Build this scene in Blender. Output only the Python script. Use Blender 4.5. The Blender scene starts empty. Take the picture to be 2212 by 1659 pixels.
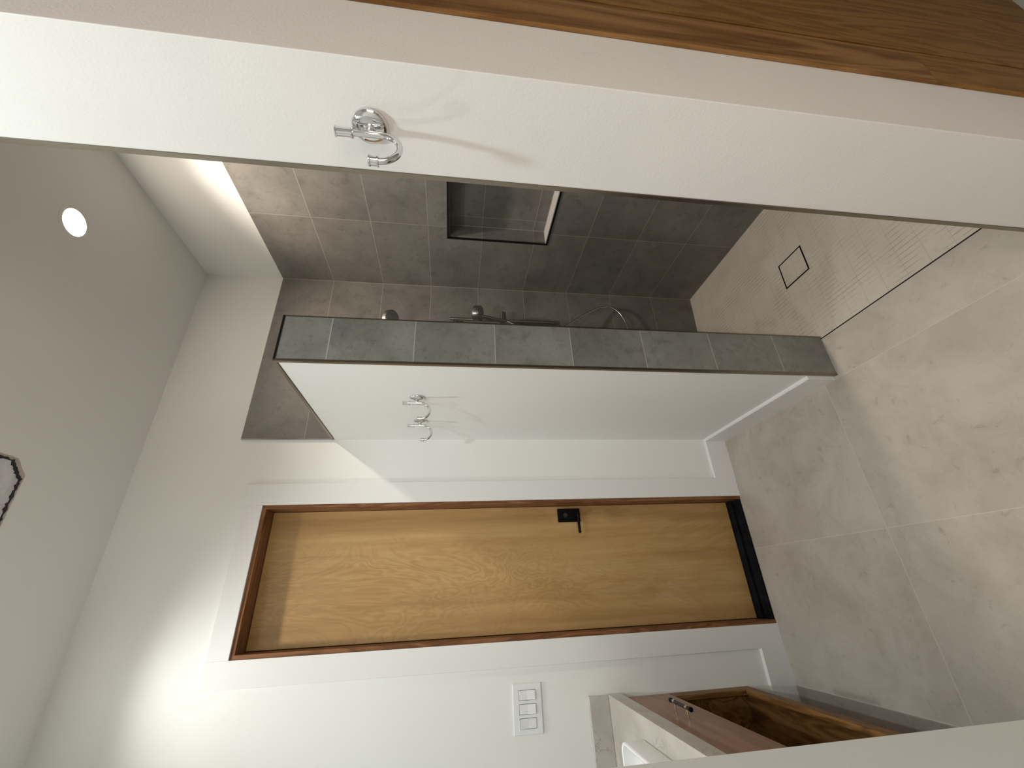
import bpy, bmesh, math, random
from mathutils import Vector, Matrix
random.seed(4)
S = bpy.context.scene
COL = S.collection

# ------------------------------------------------------------------ camera
cam_d = bpy.data.cameras.new('camera'); cam = bpy.data.objects.new('camera', cam_d); COL.objects.link(cam)
cam_d.sensor_fit = 'HORIZONTAL'; cam_d.sensor_width = 36.0
cam_d.lens = 36.0 * 889.65 / 2212.0
cam_d.clip_start = 0.02
FW = Vector((0.45004324, 0.88189855, -0.14041378)); RT = Vector((0.89180994, -0.45198735, 0.01955683)); UP = RT.cross(FW)
cm = Matrix((( -UP.x, RT.x, -FW.x), (-UP.y, RT.y, -FW.y), (-UP.z, RT.z, -FW.z))).to_4x4()   # the phone is held on its side
cm.translation = Vector((-1.8211, -2.1845, 1.6218))
cam.matrix_world = cm
S.camera = cam
# ------------------------------------------------------------------ world, exposure
S.view_settings.view_transform = 'Standard'; S.view_settings.look = 'None'
S.view_settings.gamma = 1.0; S.view_settings.exposure = 0.07
w = bpy.data.worlds.new('world'); S.world = w; w.use_nodes = True
w.node_tree.nodes['Background'].inputs[0].default_value = (0.9, 0.92, 1.0, 1)
w.node_tree.nodes['Background'].inputs[1].default_value = 0.02
# room dimensions (metres); origin = floor at the back right corner of the shower
H = 3.137            # ceiling
XL = -2.80           # left wall
XW = -1.057          # white face of shower partition and of near wall end
XP = -0.879          # shower side of the partition
YP = -0.837          # free end of the partition
HP = 2.251
ZT = 2.694           # top of wall tiles
YN, YF = -1.812, -1.606   # near wall: hall side, bathroom side
XO = -1.999          # left side of the opening
YH = -3.7            # end of the hall
TILE = 0.305

def lamp(name, loc, energy, color, size_deg=150, blend=0.5, radius=0.045):
    d = bpy.data.lights.new(name, 'SPOT'); d.energy = energy; d.color = color
    d.spot_size = math.radians(size_deg); d.spot_blend = blend; d.shadow_soft_size = radius
    o = bpy.data.objects.new(name, d); COL.objects.link(o); o.location = loc
    return o
def disk(name, loc, energy, color, size=.10):
    o = area(name, loc, energy, color, size); o.data.shape = 'DISK'
    return o
def area(name, loc, energy, color, size, rot=(0, 0, 0)):
    d = bpy.data.lights.new(name, 'AREA'); d.energy = energy; d.color = color; d.shape = 'SQUARE'; d.size = size
    o = bpy.data.objects.new(name, d); COL.objects.link(o); o.location = loc; o.rotation_euler = rot
    return o
CAN_SHOWER = (-0.424, -0.790); CAN_VANITY = (-2.12, -0.44); CAN_FILL = (-2.12, -1.22); CAN_HALL = (-1.66, -1.91)
WARM = (1.0, 0.80, 0.62); COOL = (0.93, 1.0, 0.90); NEUT = (1.0, 0.90, 0.80)

# ------------------------------------------------------------------ materials
def nmat(name):
    m = bpy.data.materials.new(name); m.use_nodes = True
    nt = m.node_tree; b = nt.nodes['Principled BSDF']
    return m, nt, b
def plain(name, col, rough=0.5, metal=0.0, bump=0.0, bscale=200, spec=0.5, var=0.0, vscale=6):
    m, nt, b = nmat(name)
    b.inputs['Base Color'].default_value = (*col, 1); b.inputs['Roughness'].default_value = rough
    b.inputs['Metallic'].default_value = metal; b.inputs['Specular IOR Level'].default_value = spec
    tc = nt.nodes.new('ShaderNodeNewGeometry')
    if var:
        n = nt.nodes.new('ShaderNodeTexNoise'); n.inputs['Scale'].default_value = vscale; n.inputs['Detail'].default_value = 6
        nt.links.new(tc.outputs['Position'], n.inputs['Vector'])
        r = nt.nodes.new('ShaderNodeMapRange'); r.inputs['From Min'].default_value = .3; r.inputs['From Max'].default_value = .7
        r.inputs['To Min'].default_value = 1 - var; r.inputs['To Max'].default_value = 1 + var
        nt.links.new(n.outputs['Fac'], r.inputs['Value'])
        mx = nt.nodes.new('ShaderNodeVectorMath'); mx.operation = 'SCALE'; mx.inputs[0].default_value = col
        nt.links.new(r.outputs[0], mx.inputs['Scale']); nt.links.new(mx.outputs[0], b.inputs['Base Color'])
    if bump:
        n = nt.nodes.new('ShaderNodeTexNoise'); n.inputs['Scale'].default_value = bscale; n.inputs['Detail'].default_value = 3
        nt.links.new(tc.outputs['Position'], n.inputs['Vector'])
        bp = nt.nodes.new('ShaderNodeBump'); bp.inputs['Strength'].default_value = bump; bp.inputs['Distance'].default_value = .002
        nt.links.new(n.outputs['Fac'], bp.inputs['Height']); nt.links.new(bp.outputs[0], b.inputs['Normal'])
    return m
class G:
    """small node-graph helper"""
    def __init__(s, nt): s.nt = nt
    def N(s, t, **k):
        n = s.nt.nodes.new(t)
        for a, v in k.items(): setattr(n, a, v)
        return n
    def L(s, a, b): s.nt.links.new(a, b)
    def math(s, op, a, b=None, c=None):
        n = s.N('ShaderNodeMath', operation=op)
        for i, v in enumerate((a, b, c)):
            if v is None: continue
            if isinstance(v, (int, float)): n.inputs[i].default_value = v
            else: s.L(v, n.inputs[i])
        return n.outputs[0]
    def noise(s, vec, scale, detail=6, rough=.55, dist=0.0, dim='3D'):
        n = s.N('ShaderNodeTexNoise'); n.inputs['Scale'].default_value = scale; n.inputs['Detail'].default_value = detail
        n.inputs['Roughness'].default_value = rough; n.inputs['Distortion'].default_value = dist
        s.L(vec, n.inputs['Vector']); return n.outputs['Fac']
    def ramp(s, fac, stops):
        n = s.N('ShaderNodeValToRGB'); e = n.color_ramp.elements
        e[0].position, e[0].color = stops[0][0], (*stops[0][1], 1); e[1].position, e[1].color = stops[-1][0], (*stops[-1][1], 1)
        for p, c in stops[1:-1]:
            x = e.new(p); x.color = (*c, 1)
        s.L(fac, n.inputs[0]); return n.outputs[0]
    def mix(s, fac, a, b, mode='MIX'):
        n = s.N('ShaderNodeMix', data_type='RGBA', blend_type=mode)
        if isinstance(fac, (int, float)): n.inputs[0].default_value = fac
        else: s.L(fac, n.inputs[0])
        for i, v in ((6, a), (7, b)):
            if isinstance(v, tuple): n.inputs[i].default_value = (*v, 1)
            else: s.L(v, n.inputs[i])
        return n.outputs[2]
    def line(s, coord, off, pitch, half):
        """1 on a joint line: |coord-off| mod pitch < half"""
        t = s.math('DIVIDE', s.math('SUBTRACT', coord, off), pitch)
        f = s.math('SUBTRACT', t, s.math('ROUND', t))
        return s.math('LESS_THAN', s.math('MULTIPLY', s.math('ABSOLUTE', f), pitch), half)
    def cell(s, coord, off, pitch):
        return s.math('FLOOR', s.math('DIVIDE', s.math('SUBTRACT', coord, off), pitch))

def wall_tile(name, zoff, voff, vaxis, vpitch=1.2, seed=0.0, half=.0013, tone=(1, 1, 1), corner=None, gcol=(.38, .335, .30)):
    """concrete look porcelain, 305 mm courses, fine light joints"""
    m, nt, b = nmat(name); g = G(nt)
    pos = g.N('ShaderNodeNewGeometry').outputs['Position']
    sp = g.N('ShaderNodeSeparateXYZ'); g.L(pos, sp.inputs[0])
    V = sp.outputs[vaxis]; Z = sp.outputs['Z']
    j = g.math('MAXIMUM', g.line(Z, zoff, TILE, half), g.line(V, voff, vpitch, half))
    if corner is not None: j = g.math('MAXIMUM', j, g.math('GREATER_THAN', V, corner))
    # each tile samples another piece of the pattern
    cz = g.cell(Z, zoff, TILE); cv = g.cell(V, voff, vpitch)
    cmb = g.N('ShaderNodeCombineXYZ'); g.L(g.math('MULTIPLY', cz, 3.7), cmb.inputs[0]); g.L(g.math('MULTIPLY', cv, 5.3), cmb.inputs[1]); g.L(g.math('MULTIPLY', cz, 1.9), cmb.inputs[2])
    ad = g.N('ShaderNodeVectorMath', operation='ADD'); g.L(pos, ad.inputs[0]); g.L(cmb.outputs[0], ad.inputs[1])
    ad2 = g.N('ShaderNodeVectorMath', operation='ADD'); g.L(ad.outputs[0], ad2.inputs[0]); ad2.inputs[1].default_value = (seed, seed*2, seed)
    P = ad2.outputs[0]
    n1 = g.noise(P, 3.5, 8, .6, .4); n2 = g.noise(P, 17, 12, .75, .45); n3 = g.noise(P, 70, 6, .7)
    base = g.ramp(n1, [(.3, (.152, .142, .129)), (.5, (.198, .186, .169)), (.72, (.244, .230, .209))])
    d = g.ramp(n2, [(.33, (.72, .71, .70)), (.47, (1, 1, 1)), (.62, (1.04, 1.04, 1.04)), (.75, (1.18, 1.16, 1.14))])
    c = g.mix(.85, base, d, 'MULTIPLY')
    sp3 = g.ramp(n3, [(.32, (.62, .60, .58)), (.44, (1, 1, 1))]); c = g.mix(.6, c, sp3, 'MULTIPLY')
    if tone != (1, 1, 1): c = g.mix(1.0, c, tone, 'MULTIPLY')
    c = g.mix(j, c, gcol)
    g.L(c, b.inputs['Base Color']); b.inputs['Roughness'].default_value = .48
    b.inputs['Specular IOR Level'].default_value = .35
    bp = g.N('ShaderNodeBump'); bp.inputs['Strength'].default_value = .25; bp.inputs['Distance'].default_value = .001
    g.L(g.math('SUBTRACT', n2, g.math('MULTIPLY', j, .6)), bp.inputs['Height']); g.L(bp.outputs[0], b.inputs['Normal'])
    return m

def limestone():
    m, nt, b = nmat('limestone_floor'); g = G(nt)
    pos = g.N('ShaderNodeNewGeometry').outputs['Position']
    sp = g.N('ShaderNodeSeparateXYZ'); g.L(pos, sp.inputs[0]); X, Y = sp.outputs['X'], sp.outputs['Y']
    j = g.math('MAXIMUM', g.line(X, -1.072, .6, .0015), g.line(Y, -.765, 1.2, .0015))
    cx = g.cell(X, -1.072, .6); cy = g.cell(Y, -.765, 1.2)
    cmb = g.N('ShaderNodeCombineXYZ'); g.L(g.math('MULTIPLY', cx, 4.1), cmb.inputs[0]); g.L(g.math('MULTIPLY', cy, 7.3), cmb.inputs[1]); g.L(g.math('MULTIPLY', cx, 2.3), cmb.inputs[2])
    ad = g.N('ShaderNodeVectorMath', operation='ADD'); g.L(pos, ad.inputs[0]); g.L(cmb.outputs[0], ad.inputs[1]); P = ad.outputs[0]
    n1 = g.noise(P, 2.2, 8, .6, .9); n2 = g.noise(P, 7, 10, .68, 1.6); n3 = g.noise(P, 22, 8, .7, .6)
    base = g.ramp(n1, [(.3, (.395, .353, .300)), (.5, (.452, .412, .356)), (.68, (.50, .46, .404))])
    dk = g.ramp(n3, [(.30, (.62, .59, .55)), (.41, (1, 1, 1))]); c = g.mix(.6, base, dk, 'MULTIPLY')
    cl = g.ramp(g.noise(P, 5.5, 10, .72, .8), [(.34, (.84, .825, .80)), (.52, (1, 1, 1)), (.68, (1.08, 1.08, 1.08))]); c = g.mix(.7, c, cl, 'MULTIPLY')
    # faint pale veins
    v = g.math('ABSOLUTE', g.math('SUBTRACT', n2, .5))
    vein = g.ramp(v, [(0.0, (1, 1, 1)), (.012, (0, 0, 0))]); c2 = g.mix(g.math('MULTIPLY', vein, .09), c, (.70, .66, .60))
    c2 = g.mix(g.math('MULTIPLY', j, .6), c2, (.58, .54, .49))
    g.L(c2, b.inputs['Base Color']); 
    rr = g.N('ShaderNodeMapRange'); rr.inputs['To Min'].default_value = .42; rr.inputs['To Max'].default_value = .6; g.L(n3, rr.inputs[0]); g.L(rr.outputs[0], b.inputs['Roughness'])
    b.inputs['Specular IOR Level'].default_value = .3
    bp = g.N('ShaderNodeBump'); bp.inputs['Strength'].default_value = .3; bp.inputs['Distance'].default_value = .002
    g.L(n2, bp.inputs['Height']); g.L(bp.outputs[0], b.inputs['Normal'])
    return m

def mosaic():
    m, nt, b = nmat('finger_mosaic'); g = G(nt)
    pos = g.N('ShaderNodeNewGeometry').outputs['Position']
    sp = g.N('ShaderNodeSeparateXYZ'); g.L(pos, sp.inputs[0]); X, Y = sp.outputs['X'], sp.outputs['Y']
    jx = g.line(X, -.773, .0215, .0012); jy = g.line(Y, -1.08, .0795, .0014)
    # narrow joints filled unevenly
    n = g.noise(pos, 9, 6, .6); k = g.ramp(n, [(.42, (0, 0, 0)), (.62, (1, 1, 1))])
    n0 = g.noise(pos, 3, 6, .6); base = g.ramp(n0, [(.3, (.50, .455, .385)), (.7, (.58, .535, .46))])
    n4 = g.noise(pos, 45, 6, .6); base = g.mix(.25, base, g.ramp(n4, [(.3, (.75, .74, .72)), (.5, (1, 1, 1))]), 'MULTIPLY')
    st = g.noise(pos, 4.2, 5, .6, .5)
    base = g.mix(g.math('MULTIPLY', g.ramp(st, [(.60, (0, 0, 0)), (.72, (1, 1, 1))]), .3), base, (.36, .28, .20))
    jj = g.math('MAXIMUM', g.math('MULTIPLY', jx, k), g.math('MULTIPLY', jy, .28))
    c = g.mix(g.math('MULTIPLY', jj, .9), base, (.27, .235, .19))
    g.L(c, b.inputs['Base Color']); b.inputs['Roughness'].default_value = .55; b.inputs['Specular IOR Level'].default_value = .3
    return m

def wood(name, dark, mid, light, axis='Z', scale=1.0, rough=.45, wild=1.0):
    """veneer with the grain along one axis"""
    m, nt, b = nmat(name); g = G(nt)
    pos = g.N('ShaderNodeNewGeometry').outputs['Position']
    mp = g.N('ShaderNodeMapping'); g.L(pos, mp.inputs['Vector'])
    st = .10
    mp.inputs['Scale'].default_value = {'Z': (1, 1, st), 'Y': (1, st, 1), 'X': (st, 1, 1)}[axis]
    P = mp.outputs[0]
    n1 = g.noise(P, 7*scale, 4, .5, 1.2*wild)
    rings = g.math('MULTIPLY', g.math('SINE', g.math('MULTIPLY', n1, 46)), .5)
    rings = g.math('ADD', rings, .5)
    fine = g.noise(P, 130*scale, 4, .7)
    f = g.math('ADD', g.math('MULTIPLY', rings, .42), g.math('MULTIPLY', fine, .62))
    c = g.ramp(f, [(.2, dark), (.5, mid), (.85, light)])
    big = g.noise(P, 2.5, 3, .5); c = g.mix(.35, c, g.ramp(big, [(.35, (.72, .68, .62)), (.65, (1.05, 1.05, 1.05))]), 'MULTIPLY')
    g.L(c, b.inputs['Base Color']); b.inputs['Roughness'].default_value = rough; b.inputs['Specular IOR Level'].default_value = .2
    bp = g.N('ShaderNodeBump'); bp.inputs['Strength'].default_value = .12; bp.inputs['Distance'].default_value = .001
    g.L(fine, bp.inputs['Height']); g.L(bp.outputs[0], b.inputs['Normal'])
    return m

def birch():
    """honey coloured rotary cut birch with wavy figure, grain upright"""
    m, nt, b = nmat('birch_veneer'); g = G(nt)
    pos = g.N('ShaderNodeNewGeometry').outputs['Position']
    mp = g.N('ShaderNodeMapping'); g.L(pos, mp.inputs['Vector']); mp.inputs['Scale'].default_value = (1, 1, .32); P = mp.outputs[0]
    n1 = g.noise(P, 3.6, 4, .55, .9)
    r = g.math('ADD', g.math('MULTIPLY', g.math('SINE', g.math('MULTIPLY', n1, 150)), .5), .5)
    amp = g.noise(P, 3.0, 3, .5); ampr = g.ramp(amp, [(.42, (.12, .12, .12)), (.68, (1, 1, 1))])
    mp2 = g.N('ShaderNodeMapping'); g.L(pos, mp2.inputs['Vector']); mp2.inputs['Scale'].default_value = (1, 1, .06)
    fine = g.noise(mp2.outputs[0], 110, 4, .7); streak = g.noise(mp2.outputs[0], 16, 4, .6)
    base = g.ramp(streak, [(.3, (.375, .215, .075)), (.5, (.465, .285, .108)), (.7, (.52, .335, .138))])
    c = g.mix(g.math('MULTIPLY', g.math('MULTIPLY', r, ampr), .55), base, (.33, .17, .055))
    c = g.mix(.25, c, g.ramp(fine, [(.3, (.8, .78, .75)), (.6, (1.05, 1.05, 1.05))]), 'MULTIPLY')
    pale = g.noise(P, 6, 4, .5, .6); c = g.mix(g.math('MULTIPLY', g.ramp(pale, [(.58, (0, 0, 0)), (.72, (1, 1, 1))]), .3), c, (.66, .46, .24))
    # a few mineral streaks
    mp3 = g.N('ShaderNodeMapping'); g.L(pos, mp3.inputs['Vector']); mp3.inputs['Scale'].default_value = (1, 1, .12); mp3.inputs['Location'].default_value = (.3, 0, .2)
    ms = g.noise(mp3.outputs[0], 9, 3, .5, .3); c = g.mix(g.math('MULTIPLY', g.ramp(ms, [(.70, (0, 0, 0)), (.76, (1, 1, 1))]), .55), c, (.25, .12, .04))
    g.L(c, b.inputs['Base Color']); b.inputs['Roughness'].default_value = .38; b.inputs['Specular IOR Level'].default_value = .4
    return m

def marble():
    m, nt, b = nmat('veined_quartz'); g = G(nt)
    pos = g.N('ShaderNodeNewGeometry').outputs['Position']
    n0 = g.noise(pos, 5, 6, .6, .6); base = g.ramp(n0, [(.3, (.43, .40, .355)), (.6, (.54, .52, .48))])
    n = g.noise(pos, 7, 8, .62, 1.4); v = g.math('ABSOLUTE', g.math('SUBTRACT', n, .5))
    k = g.noise(pos, 6, 3, .5); ka = g.ramp(k, [(.45, (0, 0, 0)), (.6, (1, 1, 1))])
    vein = g.math('MULTIPLY', g.ramp(v, [(0.0, (1, 1, 1)), (.012, (0, 0, 0))]), ka)
    c = g.mix(g.math('MULTIPLY', vein, .8), base, (.24, .22, .20))
    g.L(c, b.inputs['Base Color']); b.inputs['Roughness'].default_value = .3
    return m

M = dict(
    paint=plain('wall_paint', (.84, .84, .815), .55, bump=.12, bscale=260, var=.012, vscale=3),
    ceil=plain('ceiling_paint', (.80, .795, .77), .9, bump=.1, bscale=300),
    trim=plain('trim_paint', (.80, .80, .79), .38),
    jambpaint=plain('jamb_paint', (.80, .77, .74), .6, bump=.15, bscale=180, var=.02, vscale=5),
    metal=plain('brushed_nickel_profile', (.29, .26, .205), .32, 1.0),
    darkmetal=plain('black_profile', (.02, .02, .02), .3, .6),
    chrome=plain('chrome', (.74, .75, .76), .05, 1.0),
    satin=plain('satin_steel', (.42, .40, .37), .25, 1.0),
    black=plain('matt_black', (.003, .003, .0035), .4, spec=.12),
    threshold=plain('black_threshold', (.007, .0075, .009), .6, bump=.3, bscale=60, var=.6, vscale=20, spec=.08),
    plastic=plain('switch_plastic', (.82, .83, .84), .35),
    gapm=plain('dark_gap', (.03, .03, .035), .8),
    quartz=plain('pale_quartz_sill', (.62, .60, .57), .35, var=.05, vscale=30),
    ceramic=plain('white_ceramic', (.86, .86, .85), .12),
    brass=plain('champagne_metal', (.78, .62, .47), .25, 1.0),
    knurl=plain('bronze_grip', (.045, .035, .032), .4, .5, bump=.8, bscale=900),
    ventpan=plain('galvanised_pan', (.62, .63, .66), .5, .2, var=.15, vscale=25),
    tape=plain('torn_tape', (.01, .01, .012), .6),
    shade_ring=plain('shadow_brown', (.50, .45, .40), .8),  # brown of the soft shadow around the fan edge
    sil=plain('silicone_grey', (.28, .29, .30), .5),
    hose=plain('steel_hose', (.62, .58, .52), .25, 1.0),
    tileR=wall_tile('tile_right', ZT, -.516, 'Y', seed=0, corner=-.0145), tileF=wall_tile('tile_far', ZT, .35, 'X', vpitch=1.6, seed=9, corner=-.0022),
    tileE=wall_tile('tile_end_lit', HP - .175, 5.0, 'X', vpitch=30, seed=17, tone=(1.32, 1.41, 1.42), half=.0016, gcol=(.48, .46, .43)), tileN=wall_tile('tile_near', ZT, .35, 'X', vpitch=1.6, seed=23),  # tileE tone: cool light on the partition end put into its colour
    floor=limestone(), mosaic=mosaic(), birch=birch(), marble=marble(),
    jamb=wood('mahogany_jamb', (.12, .048, .018), (.205, .088, .034), (.29, .135, .06), 'Z', 1.6),
    jambX=wood('mahogany_jamb_head', (.12, .048, .018), (.205, .088, .034), (.29, .135, .06), 'X', 1.6),
    oakZ=wood('oak_upright', (.125, .052, .014), (.235, .112, .034), (.33, .175, .062), 'Z', 1.0),
    oakY=wood('oak_lengthwise', (.125, .052, .014), (.235, .112, .034), (.33, .175, .062), 'Y', 1.0),
    oakP=wood('oak_panel', (.15, .066, .014), (.225, .108, .024), (.28, .145, .038), 'Z', 1.8, wild=.5),
    drawer=wood('reddish_drawer_veneer', (.21, .105, .060), (.27, .145, .090), (.32, .18, .12), 'Y', .8, rough=.3, wild=.6),
)
def emit(name, col, s):
    m, nt, b = nmat(name); b.inputs['Emission Color'].default_value = (*col, 1); b.inputs['Emission Strength'].default_value = s
    b.inputs['Base Color'].default_value = (.8, .8, .8, 1); return m

# ------------------------------------------------------------------ mesh helpers
def finish(name, bm, mat, parent=None, smooth=False, bevel=0.0, seg=2):
    me = bpy.data.meshes.new(name); bmesh.ops.recalc_face_normals(bm, faces=bm.faces); bm.to_mesh(me); bm.free()
    o = bpy.data.objects.new(name, me); COL.objects.link(o)
    me.materials.append(mat)
    if smooth:
        for p in me.polygons: p.use_smooth = True
    if bevel:
        md = o.modifiers.new('bevel', 'BEVEL'); md.width = bevel; md.segments = seg; md.limit_method = 'ANGLE'; md.angle_limit = math.radians(40)
    if parent: o.parent = parent
    return o
def bx(bm, x0, x1, y0, y1, z0, z1):
    vs = [bm.verts.new((x, y, z)) for x in (x0, x1) for y in (y0, y1) for z in (z0, z1)]
    for f in ((0,1,3,2),(4,6,7,5),(0,4,5,1),(2,3,7,6),(0,2,6,4),(1,5,7,3)): bm.faces.new([vs[i] for i in f])
    return vs
def box(name, x, y, z, mat, parent=None, bevel=0.0, seg=2, org=None):
    o_ = org or (0, 0, 0)
    bm = bmesh.new(); bx(bm, min(x)-o_[0], max(x)-o_[0], min(y)-o_[1], max(y)-o_[1], min(z)-o_[2], max(z)-o_[2])
    return finish(name, bm, mat, parent, bevel=bevel, seg=seg)
def boxes(name, lst, mat, parent=None, bevel=0.0):
    bm = bmesh.new()
    for a in lst: bx(bm, *a)
    return finish(name, bm, mat, parent, bevel=bevel)
def tube(bm, pts, r, n=20, cap=True):
    """swept round bar; r is a number or a list"""
    pts = [Vector(p) for p in pts]; rs = r if isinstance(r, (list, tuple)) else [r]*len(pts)
    rings = []; prev = None
    for i, p in enumerate(pts):
        t = ((pts[min(i+1, len(pts)-1)] - pts[max(i-1, 0)])).normalized()
        if prev is None:
            a = Vector((0, 0, 1)) if abs(t.z) < .9 else Vector((0, 1, 0)); u = t.cross(a).normalized()
        else: u = (prev - t*prev.dot(t)).normalized()
        prev = u; v = t.cross(u)
        rings.append([bm.verts.new(p + (u*math.cos(2*math.pi*k/n) + v*math.sin(2*math.pi*k/n))*rs[i]) for k in range(n)])
    for a, b in zip(rings, rings[1:]):
        for k in range(n): bm.faces.new((a[k], a[(k+1) % n], b[(k+1) % n], b[k]))
    if cap: bm.faces.new(rings[0][::-1]); bm.faces.new(rings[-1])
def lathe(bm, prof, origin, axis, n=40):
    """prof: list of (radius, height along axis)"""
    axis = Vector(axis).normalized(); a = Vector((0, 0, 1)) if abs(axis.z) < .9 else Vector((1, 0, 0))
    u = axis.cross(a).normalized(); v = axis.cross(u); o = Vector(origin); rings = []
    for r, h in prof:
        if r < 1e-6: rings.append([bm.verts.new(o + axis*h)])
        else: rings.append([bm.verts.new(o + axis*h + (u*math.cos(2*math.pi*k/n)+v*math.sin(2*math.pi*k/n))*r) for k in range(n)])
    for a_, b_ in zip(rings, rings[1:]):
        for k in range(n):
            fs = ([a_[0]] if len(a_) == 1 else [a_[k], a_[(k+1) % n]]) + ([b_[0]] if len(b_) == 1 else [b_[(k+1) % n], b_[k]])
            if len(fs) > 2: bm.faces.new(fs)
def smooth_by_angle(o, deg=35):
    me = o.data
    for p in me.polygons: p.use_smooth = True
    bm = bmesh.new(); bm.from_mesh(me)
    for e in bm.edges:
        if len(e.link_faces) == 2 and e.calc_face_angle() > math.radians(deg): e.smooth = False
    bm.to_mesh(me); bm.free(); return o
def thing(name, label, cat, loc=(0, 0, 0), group=None):
    o = bpy.data.objects.new(name, None); COL.objects.link(o); o.location = loc; o.empty_display_size = .05
    o['label'] = label; o['category'] = cat
    if group: o['group'] = group
    return o
def tag(o, label, cat, group=None):
    o['label'] = label; o['category'] = cat
    if group: o['group'] = group
    return o
def struct(o, label=None, cat=None):
    o['kind'] = 'structure'
    if label: o['label'] = label
    if cat: o['category'] = cat
    return o

# ------------------------------------------------------------------ the shell
TH = .012            # tile thickness, tiles stand proud of the plaster behind
DX1, DX2, DH = -1.394, -2.021, 2.520     # door opening in the far wall
# floor: one slab for bathroom and hall, with the shower pan recessed
fl = boxes('floor', [(XL-.2, -.876, YH-.2, .2, -.12, 0), (-.876, .2, YF, .2, -.12, -.062), (-.876, 2.1, YH-.2, YF, -.12, 0)], M['floor'])
struct(fl, 'large pale beige limestone look floor tiles', 'floor')
# shower floor: falls to the right wall and to the drain
def zs(x, y):
    gy = 1.0 if y > -.95 else 1.0 - .62*(-.95-y)/.68
    return -.002 - .053*((x+.876)/.876)*gy
bm = bmesh.new(); nx, ny = 12, 34; grid = []
for i in range(nx+1):
    x = -.874 + .874*i/nx
    grid.append([bm.verts.new((x, YF - (YF)*k/ny, zs(x, YF - YF*k/ny))) for k in range(ny+1)])
for i in range(nx):
    for k in range(ny): bm.faces.new((grid[i][k], grid[i+1][k], grid[i+1][k+1], grid[i][k+1]))
ext = bmesh.ops.extrude_face_region(bm, geom=bm.faces[:])
for v in ext['geom']:
    if isinstance(v, bmesh.types.BMVert): v.co.z -= .006
sf = finish('floor', bm, M['mosaic']); struct(sf, 'pale stone finger mosaic floor of the shower', 'floor')
struct(box('trim_1', (-.879, -.875), (YF, YP+.002), (-.01, .0015), M['darkmetal']), 'thin dark metal strip where mosaic meets floor tile', 'trim')
ce = box('ceiling', (XL-.2, 2.1), (YH-.2, .2), (H, H+.15), M['ceil']); struct(ce, 'plain white painted ceiling', 'ceiling')

# far wall with the door opening
fwl = boxes('wall_far', [(DX1, .2, 0, .2, -.1, H), (XL-.2, DX2, 0, .2, -.1, H), (DX2, DX1, 0, .2, DH, H)], M['paint'])
struct(fwl, 'white far wall with the door in it', 'wall')
# tiled field on the far wall (inside the shower and above the partition)
boxT = box('wall_far', (XW+.001, 0), (-TH, 0), (-.06, ZT), M['tileF']); struct(boxT, 'grey stone look tiles on the far wall of the shower', 'wall')
# right wall with the niche opening
NY0, NY1, NZ0, NZ1, ND = -.436, -1.05, 1.092, 1.672, .10
rw = boxes('wall_right', [(TH, .3, YF-.0085, .2, -.12, NZ0), (TH, .3, YF-.0085, .2, NZ1, H), (TH, .3, NY0, .2, NZ0, NZ1), (TH, .3, YF-.0085, NY1, NZ0, NZ1), (ND+.0, .3, NY1, NY0, NZ0, NZ1)], M['paint'])
struct(rw, 'white right wall above the shower tiles', 'wall')
rt = boxes('wall_right', [(0, TH, YF, 0, -.06, NZ0), (0, TH, YF, 0, NZ1, ZT), (0, TH, NY0, 0, NZ0, NZ1), (0, TH, YF, NY1, NZ0, NZ1),
                          (ND-.004, ND, NY1, NY0, NZ0, NZ1), (TH, ND-.004, NY0-.010, NY0, NZ0+.011, NZ1-.011), (TH, ND-.004, NY1, NY1+.010, NZ0+.011, NZ1-.011), (TH, ND-.004, NY1, NY0, NZ1-.011, NZ1)], M['tileR'])
struct(rt, 'grey stone look tiles on the right shower wall with a recessed niche', 'wall')
ns = box('trim_2', (.004, ND-.004), (NY1, NY0), (NZ0, NZ0+.011), M['quartz']); struct(ns, 'pale stone sill on the bottom of the shower niche', 'sill')
nf = boxes('trim_3', [(-.003, .006, NY0-.005, NY0+.003, NZ0-.003, NZ1+.003), (-.003, .006, NY1-.003, NY1+.005, NZ0-.003, NZ1+.003),
                      (-.003, .006, NY1, NY0, NZ0-.003, NZ0+.007), (-.003, .006, NY1, NY0, NZ1-.005, NZ1+.003)], M['darkmetal'])
struct(nf, 'thin black metal edging around the shower niche', 'trim')
GR = .0022
nc = boxes('trim_8', [(ND-.004-GR, ND-.004, NY0-.010-GR, NY0-.010, NZ0+.011, NZ1-.011), (ND-.004-GR, ND-.004, NY1, NY0-.010, NZ0+.011, NZ0+.011+GR), (.006, ND-.004, NY0-.010-GR, NY0-.010, NZ0+.011, NZ0+.011+GR)], plain('pale_grout', (.42, .37, .335), .8))
struct(nc, 'pale grout lines in the corners of the shower niche', 'grout')
# left wall, near wall on both sides of the opening, hall
struct(box('wall_left', (XL-.2, XL), (YH-.2, 0), (-.1, H), M['paint']), 'white wall behind the vanity', 'wall')
nw = box('wall_near', (XW, 1.9), (YN, YF-.0085), (-.06, H), M['jambpaint'], bevel=.0015); struct(nw, 'white wall end with a chrome hook on its left face', 'wall')
nt_ = box('wall_near', (XW+.004, 0), (YF-.0085, YF), (-.06, ZT), M['tileN']); struct(nt_, 'grey tiles on the near wall of the shower', 'wall')
nl = box('wall_near', (XL, XO), (YN, YF), (0, H), M['paint'], bevel=.002); struct(nl, 'white wall end on the left of the opening, beside the vanity', 'wall')
struct(box('wall_hall_right', (1.9, 2.1), (YH-.2, YF-.0085), (-.1, H), M['paint']), 'white wall at the right end of the hall', 'wall')
struct(box('wall_hall', (XL, 1.9), (YH-.2, YH), (0, H), M['paint']), 'white wall at the end of the hall', 'wall')

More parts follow.
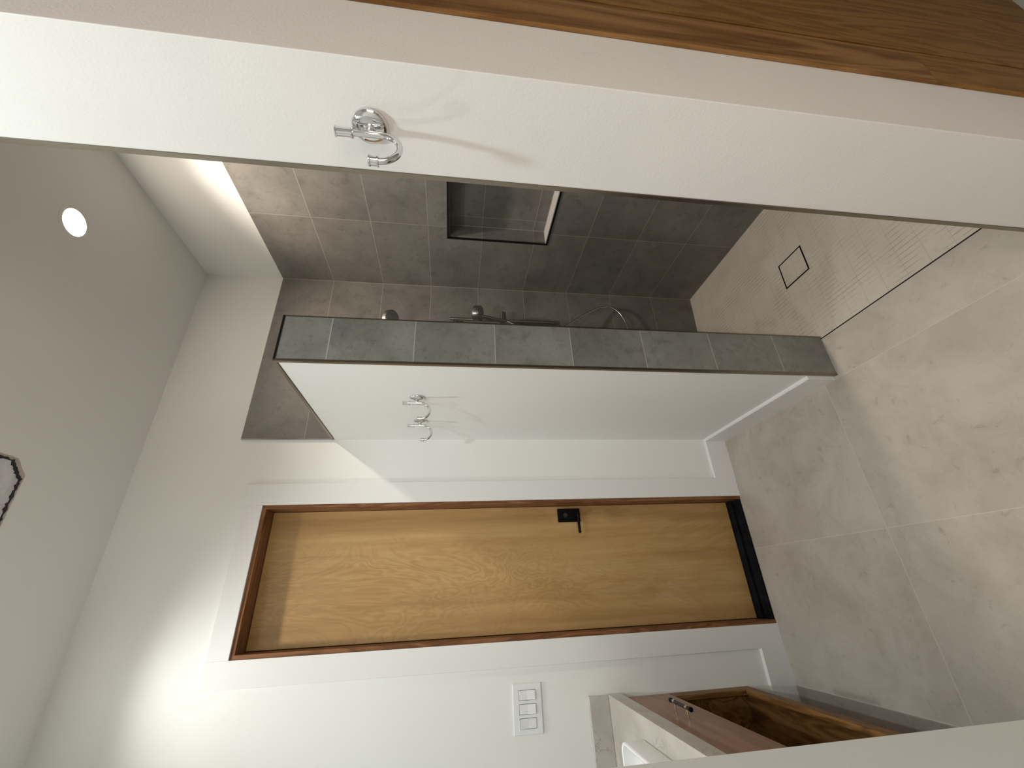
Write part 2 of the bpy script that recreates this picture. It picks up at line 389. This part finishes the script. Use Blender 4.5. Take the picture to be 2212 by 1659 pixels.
# partition: stub wall, tiled end and shower side, white left face
pt = box('wall_partition', (XW, XP), (YP+TH, -.0003), (-.06, HP-TH), M['paint']); struct(pt, 'freestanding white shower partition wall with two chrome hooks', 'wall')
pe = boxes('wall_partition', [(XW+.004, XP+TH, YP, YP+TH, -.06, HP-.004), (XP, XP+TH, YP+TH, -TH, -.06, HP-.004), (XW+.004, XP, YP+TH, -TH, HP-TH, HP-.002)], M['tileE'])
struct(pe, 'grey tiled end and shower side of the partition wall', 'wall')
pp = boxes('trim_4', [(XW-.0035, XW+.006, YP-.002, YP+.011, 0, HP+.001), (XW-.0035, XW+.006, YP+.011, -TH, HP-.010, HP+.001),
                      (XW+.006, XP+TH, YP-.002, YP+.006, HP-.007, HP+.001), (XP+TH-.003, XP+TH+.002, YP-.002, YP+.006, 0, HP-.007)], M['metal'])
struct(pp, 'brushed metal edging strips of the partition wall', 'trim')
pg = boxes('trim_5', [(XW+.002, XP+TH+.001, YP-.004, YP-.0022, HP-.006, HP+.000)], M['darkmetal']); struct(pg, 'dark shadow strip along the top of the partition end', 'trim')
struct(boxes('trim_6', [(XW-.006, XW, -TH-.002, -.0005, HP, ZT)], M['chrome']), 'polished metal edging at the left side of the far wall tiles', 'trim')
struct(boxes('trim_7', [(XW-.002, XW+.006, YF-.0088, YF+.0008, 0, H)], M['metal']), 'brushed metal edging of the near wall beside the shower', 'trim')

# baseboards (chamfered top)
def base_prof(name, p0, p1, nrm, label, hb=.128, d=.015):
    """flat board with a small sloped top; p0->p1 along the wall, nrm out of the wall"""
    bm = bmesh.new(); n = Vector((*nrm, 0)); out = []
    prof = [(0, 0), (d, 0), (d, hb-.004), (d-.004, hb), (0, hb)]
    for p in (p0, p1): out.append([bm.verts.new(Vector((*p, 0)) + n*a + Vector((0, 0, z))) for a, z in prof])
    k = len(prof)
    for i in range(k): bm.faces.new((out[0][i], out[0][(i+1) % k], out[1][(i+1) % k], out[1][i]))
    bm.faces.new(out[0][::-1]); bm.faces.new(out[1])
    return struct(finish(name, bm, M['trim']), label, 'baseboard')
base_prof('baseboard_partition', (XW, -.0155), (XW, -.818), (-1, 0), 'white baseboard along the partition wall')
base_prof('baseboard_far', (XW-.0, 0), (-1.293, 0), (0, -1), 'white baseboard between the partition and the door casing')
base_prof('baseboard_far', (-2.119, 0), (XL, 0), (0, -1), 'white baseboard left of the door, running under the vanity')
base_prof('baseboard_left', (XL, -.016), (XL, YF), (1, 0), 'white baseboard under the vanity', d=.013)

# ------------------------------------------------------------------ door in the far wall
door = thing('door_1', 'honey birch door in a mahogany frame with white casing', 'door', (-1.71, .1, 0)); door['kind'] = 'structure'
def dch(o):
    o.parent = door; o.matrix_parent_inverse = Matrix.Translation(door.location).inverted(); return o
YD = .092
JT = .017
dch(boxes('casing', [(DX1, -1.291, -.0135, 0, 0, 2.608), (-2.121, DX2, -.0135, 0, 0, 2.608), (DX2, DX1, -.0135, 0, DH, 2.608)], M['trim'], bevel=.0012))
dch(box('side_jamb', (DX1-JT, DX1), (-.006, .2), (0, DH), M['jamb'], bevel=.001))
dch(box('side_jamb', (DX2, DX2+JT), (-.006, .2), (0, DH), M['jamb'], bevel=.001))
dch(box('head_jamb', (DX2+JT, DX1-JT), (-.006, .2), (DH-JT, DH), M['jambX'], bevel=.001))
dch(box('door_panel', (DX2+JT+.003, DX1-JT-.0015), (YD, YD+.04), (.03, DH-JT-.002), M['birch'], bevel=.0015))
th = dch(boxes('threshold', [(DX2+JT, DX1-JT, -.004, .045, 0, .016), (DX2+JT, DX1-JT, .045, .055, 0, .010), (DX2+JT, DX1-JT, .055, .19, 0, .027)], M['threshold'], bevel=.003))
# handle: black rectangular plate with a lever pointing to the hinge side
hp = dch(box('handle_plate', (-1.497, -1.427), (YD-.012, YD), (.922, 1.046), M['black'], bevel=.0015))
def sub(o, par):
    o.parent = par; return o
bm = bmesh.new(); lathe(bm, [(0, 0), (.012, 0), (.0115, .0385), (0, .0385)], (-1.462, YD-.012, .944), (0, -1, 0), 24)
tube(bm, [(-1.455, YD-.046, .944), (-1.50, YD-.047, .944), (-1.556, YD-.048, .944), (-1.5605, YD-.048, .944)], [.0078, .0075, .0070, .0035], 16)
o = smooth_by_angle(finish('lever', bm, M['black'])); dch(o); 
bm = bmesh.new(); lathe(bm, [(0, 0), (.011, 0), (.011, .004), (0, .004)], (-1.462, YD-.012, 1.005), (0, -1, 0), 24)
tube(bm, [(-1.462, YD-.016, 1.005), (-1.462, YD-.024, 1.005)], .003, 10)
dch(smooth_by_angle(finish('lock_button', bm, M['gapm'])))

# ------------------------------------------------------------------ hooks
def make_hook(loc, label):
    """double robe hook: disc on the wall, stem, J shaped bar with ribbed ends; sticks out along -X"""
    r = thing('robe_hook', label, 'hook', loc, 'chrome robe hooks')
    bm = bmesh.new()
    lathe(bm, [(.0, 0), (.029, 0), (.0315, .0015), (.0322, .004), (.0313, .007), (.0275, .0098), (.021, .0122), (.012, .0134), (0, .0137)], (0, 0, 0), (-1, 0, 0), 56)
    smooth_by_angle(finish('wall_plate', bm, M['chrome'], r), 60)
    bm = bmesh.new()
    lathe(bm, [(.0, .010), (.0108, .010), (.0112, .0150), (.0098, .0168), (.0075, .0175), (.0072, .019), (.0085, .0205), (.0085, .0225), (.0068, .0240), (0, .0245)], (0, 0, 0), (-1, 0, 0), 28)
    smooth_by_angle(finish('stem', bm, M['chrome'], r), 50)
    xb = -.0265; R = .0352
    pts = [(xb, 0, .030), (xb, 0, .015), (xb, 0, 0), (xb, 0, -.014), (xb, 0, -.021)]
    for k in range(1, 19):
        a = math.pi*k/18; pts.append((xb - R + R*math.cos(a), 0, -.0215 - R*math.sin(a)))
    pts += [(xb-2*R, 0, -.015)]
    bm = bmesh.new(); tube(bm, pts, .0057, 20); smooth_by_angle(finish('hook_bar', bm, M['chrome'], r), 60)
    def knob(p, d, L, name):
        bm = bmesh.new()
        lathe(bm, [(0, 0), (.0088, 0), (.0095, .001), (.0095, .0028), (.0080, .0036), (.0080, L-.0036), (.0095, L-.0028), (.0095, L-.001), (.0085, L), (0, L)], p, d, 8 if False else 24)
        smooth_by_angle(finish(name, bm, M['chrome'], r), 30)
    knob((xb, 0, .0265), (0, 0, 1), .031, 'top_knob'); knob((xb-2*R, 0, -.0245), (0, 0, 1), .0175, 'tip_knob')
    return r
def copy_tree(o, loc, label):
    c = o.copy(); COL.objects.link(c); c.location = loc; c['label'] = label
    for ch in list(o.children):
        d = ch.copy(); COL.objects.link(d); d.parent = c
    return c
h0 = make_hook((XW, -1.705, 1.780), 'large nearest chrome robe hook on the white wall end beside the shower opening')
copy_tree(h0, (XW, -.541, 1.777), 'chrome robe hook on the partition, nearer the tiled end')
copy_tree(h0, (XW, -.274, 1.780), 'chrome robe hook on the partition, nearer the door')

# ------------------------------------------------------------------ light switches
sw = thing('light_switch', 'white three gang light switch plate on the wall left of the door', 'switch', (-2.2705, 0, 1.280))
box('cover_plate', (-.089, .089), (-.0065, 0), (-.0625, .0625), M['plastic'], sw, bevel=.0018)
for k, (dx, tilt) in enumerate(((.047, 1), (-.002, 1), (-.051, -1))):
    gx = [(dx-.0185, dx+.0185, -.0072, -.006, -.0365, .0365)]
    boxes('rocker_gap', gx, M['gapm'], sw)
    bm = bmesh.new(); x0, x1 = dx-.0172, dx+.0172; t = .0035*tilt
    prof = [(-.006, -.0352), (-.0085-max(t, 0), -.0352), (-.0078, 0.0), (-.0085-max(-t, 0), .0352), (-.006, .0352)]
    A = [bm.verts.new((x0, y, z)) for y, z in prof]; B = [bm.verts.new((x1, y, z)) for y, z in prof]
    for i in range(5): bm.faces.new((A[i], A[(i+1) % 5], B[(i+1) % 5], B[i]))
    bm.faces.new(A[::-1]); bm.faces.new(B)
    finish('rocker', bm, M['plastic'], sw, bevel=.0006)

# ------------------------------------------------------------------ vanity, wall hung along the left wall
VX = -2.263; VY1 = YF+.002
van = thing('vanity_cabinet', 'wall hung brown wood vanity with drawer front and open shelf below', 'cabinet', (-2.5, -.8, .24))
def vch(o):
    o.parent = van; o.matrix_parent_inverse = Matrix.Translation(van.location).inverted(); return o
ZB, ZRT, ZD, ZC = .240, .318, .632, .858
XB = XL+.016
vch(boxes('carcass', [(XB, VX-.02, -.0195, -.0165, ZB, ZC), (XB, VX-.02, VY1, VY1+.018, ZB, ZC), (XB, VX-.02, VY1, -.018, ZB, ZB+.022), (XB, XB+.012, VY1, -.018, ZB, ZC), (XB, VX-.02, VY1, -.018, ZD-.018, ZD)], M['oakY']))
vch(boxes('side_stile', [(VX-.02, VX, -.062, -.002, ZB, ZD-.002)], M['oakZ'], bevel=.001))
vch(boxes('bottom_rail', [(VX-.02, VX, VY1, -.062, ZB, ZRT-.03)], M['oakY'], bevel=.001))
dr = vch(box('drawer_front', (VX-.018, VX), (VY1+.003, -.004), (ZD+.001, ZC-.003), M['drawer'], bevel=.001))
dr['label'] = 'reddish wood drawer front'
# pull: dark grip on two champagne posts
bm = bmesh.new(); tube(bm, [(VX+.036, -.293, .757), (VX+.036, -.437, .757)], .0062, 18); pull = vch(smooth_by_angle(finish('drawer_pull', bm, M['knurl']), 50))
for yy in (-.318, -.412):
    bm = bmesh.new(); tube(bm, [(VX, yy, .757), (VX+.030, yy, .757)], .0036, 12)
    lathe(bm, [(0, -.006), (.0072, -.006), (.0072, .006), (0, .006)], (VX+.036, yy, .757), (0, 1, 0), 18)
    p = smooth_by_angle(finish('post', bm, M['brass'])); p.parent = pull; p.matrix_parent_inverse = pull.matrix_world.inverted(); vch
for y_ in (-.290, -.440):
    bm = bmesh.new(); lathe(bm, [(0, -.004), (.0078, -.004), (.0078, .004), (0, .004)], (VX+.036, y_, .757), (0, 1, 0), 18)
    p = smooth_by_angle(finish('end_cap', bm, M['black'])); p.parent = pull; p.matrix_parent_inverse = pull.matrix_world.inverted()
# worktop with upstand
ct = thing('vanity_worktop', 'pale veined stone vanity worktop with side splash against the far wall', 'countertop', (-2.5, -.8, .858))
def cch(o):
    o.parent = ct; o.matrix_parent_inverse = Matrix.Translation(ct.location).inverted(); return o
cch(box('slab', (XL+.001, -2.245), (VY1, -.001), (ZC+.001, .920), M['marble'], bevel=.0015))
cch(box('side_splash', (XL+.001, -2.247), (-.021, -.001), (.9205, 1.008), M['marble'], bevel=.0015))
cch(box('back_splash', (XL+.001, XL+.021), (VY1, -.022), (.9205, 1.008), M['marble'], bevel=.0015))
# basin: rounded rectangular vessel
def rrect(x0, x1, y0, y1, r, z, n=8):
    out = []
    for cx_, cy_, a0 in ((x1-r, y1-r, 0), (x0+r, y1-r, 90), (x0+r, y0+r, 180), (x1-r, y0+r, 270)):
        for k in range(n+1):
            a = math.radians(a0 + 90*k/n); out.append((cx_+r*math.cos(a), cy_+r*math.sin(a), z))
    return out
bm = bmesh.new(); x0, x1, y0, y1 = -2.68, -2.312, -.90, -.348; z0 = .9205; zr = 1.004
loops = [rrect(x0+.006, x1-.004, y0+.006, y1-.004, .03, z0), rrect(x0+.002, x1-.001, y0+.002, y1-.001, .034, z0+.01), rrect(x0, x1, y0, y1, .035, zr-.008), rrect(x0+.003, x1-.003, y0+.003, y1-.003, .033, zr-.001),
         rrect(x0+.006, x1-.006, y0+.006, y1-.006, .031, zr), rrect(x0+.011, x1-.011, y0+.011, y1-.011, .028, zr-.003), rrect(x0+.016, x1-.016, y0+.016, y1-.016, .028, z0+.045), rrect(x0+.05, x1-.05, y0+.05, y1-.05, .03, z0+.018)]
rg = [[bm.verts.new(p) for p in l] for l in loops]; k = len(rg[0])
for a, b_ in zip(rg, rg[1:]):
    for i in range(k): bm.faces.new((a[i], a[(i+1) % k], b_[(i+1) % k], b_[i]))
bm.faces.new(rg[0][::-1]); bm.faces.new(rg[-1])
tag(smooth_by_angle(finish('vessel_basin', bm, M['ceramic']), 50), 'white rounded rectangular vessel basin on the vanity worktop', 'sink')

# ------------------------------------------------------------------ shower fittings on the far wall
Yw = -TH
sr = thing('hand_shower_set', 'metal hand shower on a slide bar behind the partition in the shower', 'shower', (-.315, Yw, 1.31))
def sch(o):
    o.parent = sr; o.matrix_parent_inverse = Matrix.Translation(sr.location).inverted(); return o
YB = -.072; XB_ = -.298
bm = bmesh.new(); tube(bm, [(XB_, YB, .958), (XB_, YB, 1.652)], .0095, 20); bar = sch(smooth_by_angle(finish('slide_bar', bm, M['satin']), 50))
for z in (1.612, .992):
    bm = bmesh.new(); lathe(bm, [(0, 0), (.026, 0), (.026, .016), (.0085, .017), (.0085, .056), (0, .056)], (XB_, Yw, z), (0, -1, 0), 28)
    p = sch(smooth_by_angle(finish('wall_bracket', bm, M['satin'])))
bm = bmesh.new(); tube(bm, [(XB_-.004, YB-.012, 1.322), (XB_+.048, YB-.012, 1.322)], .0185, 22); lathe(bm, [(0, 0), (.017, 0), (.017, .03), (0, .03)], (XB_, YB, 1.31), (0, 0, 1), 24)
sch(smooth_by_angle(finish('slider', bm, M['satin'])))
# handset: handle from the slider up to a drum shaped head that faces down and to the left
bm = bmesh.new(); tube(bm, [(XB_-.02, YB-.030, 1.315), (XB_-.022, YB-.045, 1.38), (XB_-.022, YB-.065, 1.45), (XB_-.020, YB-.075, 1.485)], [.010, .011, .012, .012], 20)
sch(smooth_by_angle(finish('handset_handle', bm, M['satin']), 50))
bm = bmesh.new(); ax = Vector((-.22, -.36, -.90))
lathe(bm, [(0, -.028), (.040, -.028), (.047, -.022), (.0475, .012), (.045, .017), (.041, .017), (0, .0155)], (XB_-.014, YB-.085, 1.482), ax, 40)
sch(smooth_by_angle(finish('handset_head', bm, M['satin'])))
bm = bmesh.new(); lathe(bm, [(0, 0), (.039, 0), (.038, .0018), (0, .0018)], Vector((XB_-.014, YB-.085, 1.482)) + ax.normalized()*.0172, ax, 40)
sch(finish('spray_face', bm, M['sil']))
def bez(P, n=60):
    P = [Vector(p) for p in P]; P = [P[0]] + P + [P[-1]]; out = []
    for i in range(1, len(P)-2):
        for k in range(n):
            t = k/n; a, b2, c, d = P[i-1], P[i], P[i+1], P[i+2]
            out.append(.5*((2*b2) + (c-a)*t + (2*a-5*b2+4*c-d)*t*t + (3*b2-a-3*c+d)*t**3))
    return out + [P[-2]]
hose_pts = [(XB_-.021, YB-.030, 1.305), (-.40, -.12, 1.16), (-.385, -.11, 1.02), (-.352, -.10, .945), (-.258, -.08, .83), (-.170, -.06, .705), (-.135, -.05, .625), (-.138, -.05, .572), (-.19, -.055, .522), (-.29, -.06, .495), (-.41, -.065, .51), (-.50, -.06, .62), (-.52, -.045, .80), (-.52, -.040, .95)]
bm = bmesh.new(); tube(bm, bez(hose_pts, 14), .0058, 12); sch(finish('hose', bm, M['hose'], smooth=True))
bm = bmesh.new(); lathe(bm, [(0, 0), (.028, 0), (.028, .008), (.012, .009), (.012, .04), (0, .04)], (-.52, Yw, .96), (0, -1, 0), 28)
sch(smooth_by_angle(finish('hose_outlet', bm, M['satin'])))
# fixed shower head on its arm
fh = thing('shower_head', 'fixed metal shower head peeking over the edge of the partition end', 'shower head', (-.436, Yw, 2.052))
bm = bmesh.new(); lathe(bm, [(0, 0), (.030, 0), (.030, .006), (0, .008)], (0, 0, 0), (0, -1, 0), 30); smooth_by_angle(finish('flange', bm, M['satin'], fh))
bm = bmesh.new(); tube(bm, bez([(0, -.004, 0), (0, -.06, .002), (.01, -.10, -.008), (.025, -.125, -.028)], 10), .0105, 18); smooth_by_angle(finish('arm', bm, M['satin'], fh), 60)
bm = bmesh.new(); ax = Vector((.30, -.55, -.80)); lathe(bm, [(0, -.024), (.018, -.022), (.050, -.016), (.057, -.008), (.057, .014), (.054, .018), (0, .018)], (.052, -.145, -.060), (-.30, -.45, -.80), 44)
smooth_by_angle(finish('head', bm, M['satin'], fh))
bm = bmesh.new(); lathe(bm, [(0, 0), (.051, 0), (.050, .002), (0, .002)], Vector((.052, -.145, -.060)) + Vector((-.30, -.45, -.80)).normalized()*.018, (-.30, -.45, -.80), 44); finish('spray_face', bm, M['sil'], fh)

# ------------------------------------------------------------------ drain
dn = thing('floor_drain', 'square tile insert shower drain with black frame', 'drain', (-.4575, -.837, zs(-.4575, -.837)))
sx = (-.053/.876); 
def slab(name, rects, z0_, z1_, mat):
    bm = bmesh.new()
    for a in rects:
        vs = bx(bm, a[0], a[1], a[2], a[3], z0_, z1_)
        for v in vs: v.co.z += v.co.x*sx
    return finish(name, bm, mat, dn)
R_ = .0745; r_ = R_-.0062
slab('frame', [(-R_, R_, r_, R_), (-R_, R_, -R_, -r_), (-R_, -r_, -r_, r_), (r_, R_, -r_, r_)], -.004, .0018, M['black'])
slab('tile_insert', [(-r_, r_, -r_, r_)], -.004, .0010, M['mosaic'])

# ------------------------------------------------------------------ ceiling fittings
def can(xy, label, lens_mat, grp='recessed ceiling lights'):
    t = thing('recessed_light', label, 'ceiling light', (xy[0], xy[1], H), grp)
    bm = bmesh.new(); lathe(bm, [(.052, -.0005), (.0525, -.004), (.060, -.0045), (.066, -.001), (.066, .0)], (0, 0, 0), (0, 0, 1), 48)
    smooth_by_angle(finish('trim_ring', bm, M['ceil'], t), 50)
    bm = bmesh.new(); lathe(bm, [(0, -.0030), (.0525, -.0030), (.0525, -.0005), (0, -.0005)], (0, 0, 0), (0, 0, 1), 48)
    finish('lens', bm, lens_mat, t)
    return t
can(CAN_SHOWER, 'small round glowing recessed light in the ceiling over the shower', emit('lens_warm', (1.0, .88, .74), 100))
can(CAN_FILL, 'added recessed fill light over the vanity front, nearer the opening', emit('lens_fill', (.95, 1.0, 1.0), 14))  # added fixture out of view, only balances the light
can(CAN_VANITY, 'round recessed ceiling light over the vanity front, nearer the birch door', emit('lens_cool', (1.0, .99, .94), 30))
can(CAN_HALL, 'round recessed ceiling light just outside the opening', emit('lens_cool_hall', COOL, 14))
lamp('lamp_shower', (CAN_SHOWER[0], CAN_SHOWER[1], H-.012), 79, (1.0, .88, .74), 130, .8)
lamp('lamp_vanity', (CAN_VANITY[0], CAN_VANITY[1], H-.012), 44, (1.0, .99, .95), 131, 1.0)
lamp('fill_vanity_near', (CAN_FILL[0], CAN_FILL[1], H-.012), 22, (.95, 1.0, 1.0), 145, .9)  # fill spot of the added fixture
lamp('lamp_hall', (CAN_HALL[0], CAN_HALL[1], H-.012), 55, (.84, .96, 1.0), 150, .4)
area('fill_hall', (-1.95, YH+.06, 1.6), 17, (1.0, .88, .76), 1.1, rot=(math.pi/2, 0, 0))  # added fill light from the hall, brightens the surfaces facing it
added_win = struct(boxes('added_window_1', [(-2.53, -2.46, YH, YH+.03, .98, 2.22), (-1.43, -1.36, YH, YH+.03, .98, 2.22), (-2.46, -1.43, YH, YH+.03, .98, 1.05), (-2.46, -1.43, YH, YH+.03, 2.15, 2.22)], M['trim']), 'added white window frame around the unseen hall fill light', 'window')  # added frame, unseen, stands around the fill light
gl = box('added_pane', (-2.46, -1.43), (YH+.001, YH+.008), (1.05, 2.15), M['plastic'], added_win)

# unfinished fan opening in the ceiling: pan showing through a ragged black edge
fan = thing('ceiling_fan_housing', 'unfinished square exhaust fan housing with ragged black edge in the ceiling', 'exhaust fan', (-1.467, -.647, H))
def ragged(x0, x1, y0, y1, amp, n=26, seed=1, cham=.0):
    rnd = random.Random(seed); pts = []
    cor = [(x1-cham, y1), (x0, y1), (x0, y0), (x1, y0), (x1, y1-cham)]
    for a, b2 in zip(cor, cor[1:]+cor[:1]):
        nn = n if math.dist(a, b2) > .08 else 14
        for k in range(nn):
            t = k/nn; pts.append((a[0]+(b2[0]-a[0])*t + rnd.uniform(-amp, amp), a[1]+(b2[1]-a[1])*t + rnd.uniform(-amp, amp)))
    return pts
def sheet(name, outer, inner, z0_, z1_, mat):
    """ring (or solid when inner is None) between two outlines of equal point count"""
    bm = bmesh.new()
    ob = [bm.verts.new((*p, z0_)) for p in outer]; ot = [bm.verts.new((*p, z1_)) for p in outer]; n = len(outer)
    if inner is None:
        bm.faces.new(ob); bm.faces.new(ot[::-1])
        for i in range(n): bm.faces.new((ob[i], ob[(i+1) % n], ot[(i+1) % n], ot[i]))
    else:
        ib = [bm.verts.new((*p, z0_)) for p in inner]; it = [bm.verts.new((*p, z1_)) for p in inner]
        for i in range(n):
            j = (i+1) % n
            bm.faces.new((ob[i], ob[j], ib[j], ib[i])); bm.faces.new((ot[j], ot[i], it[i], it[j]))
            bm.faces.new((ob[j], ob[i], ot[i], ot[j])); bm.faces.new((ib[i], ib[j], it[j], it[i]))
    return finish(name, bm, mat, fan)
a, b2, c, d = -.14, .137, -.14, .137
sheet('shadow_ring', ragged(a, b2+.010, c, d+.010, .0012, seed=5, cham=.05), ragged(a+.012, b2-.004, c+.012, d-.004, .0005, seed=6, cham=.05), -.0012, 0, M['shade_ring'])  # ring paints the brownish shadow outside the ragged edge
sheet('black_edge', ragged(a, b2, c, d, .0030, seed=2, cham=.055), ragged(a+.006, b2-.009, c+.006, d-.009, .0055, seed=3, cham=.055), -.0050, -.0013, M['tape'])
sheet('pan', ragged(a+.003, b2-.006, c+.003, d-.006, .0005, seed=4, cham=.055), None, -.0030, -.0014, M['ventpan'])

# ------------------------------------------------------------------ tall wood cabinet in the hall, right of the wall end
tc = thing('tall_cabinet', 'tall brown oak cabinet at the right edge, next to the white wall end', 'cabinet', (-.45, -2.1, 0))
def tch(o):
    o.parent = tc; o.matrix_parent_inverse = Matrix.Translation(tc.location).inverted(); return o
YC = YN+.006
tch(box('carcass', (-.880, 1.6), (YN-.0012, YN-.001), (0, 2.95), M['oakZ']))
tch(box('stile', (-.881, -.765), (YN-.008, YN-.0005), (.600, 2.95), M['oakZ'], bevel=.001))
lb = tch(box('stile_foot', (-.881, -.765), (YN-.0085, YN-.0005), (0, .5995), M['oakP'], bevel=.001)); lb['label'] = 'paler lower piece of the stile'
tch(box('groove', (-.7655, -.755), (YN-.0025, YN-.0005), (0, 2.95), M['gapm']))
tch(box('door_panel', (-.755, 1.598), (YN-.0075, YN-.0005), (0, 2.95), M['oakP'], bevel=.001))
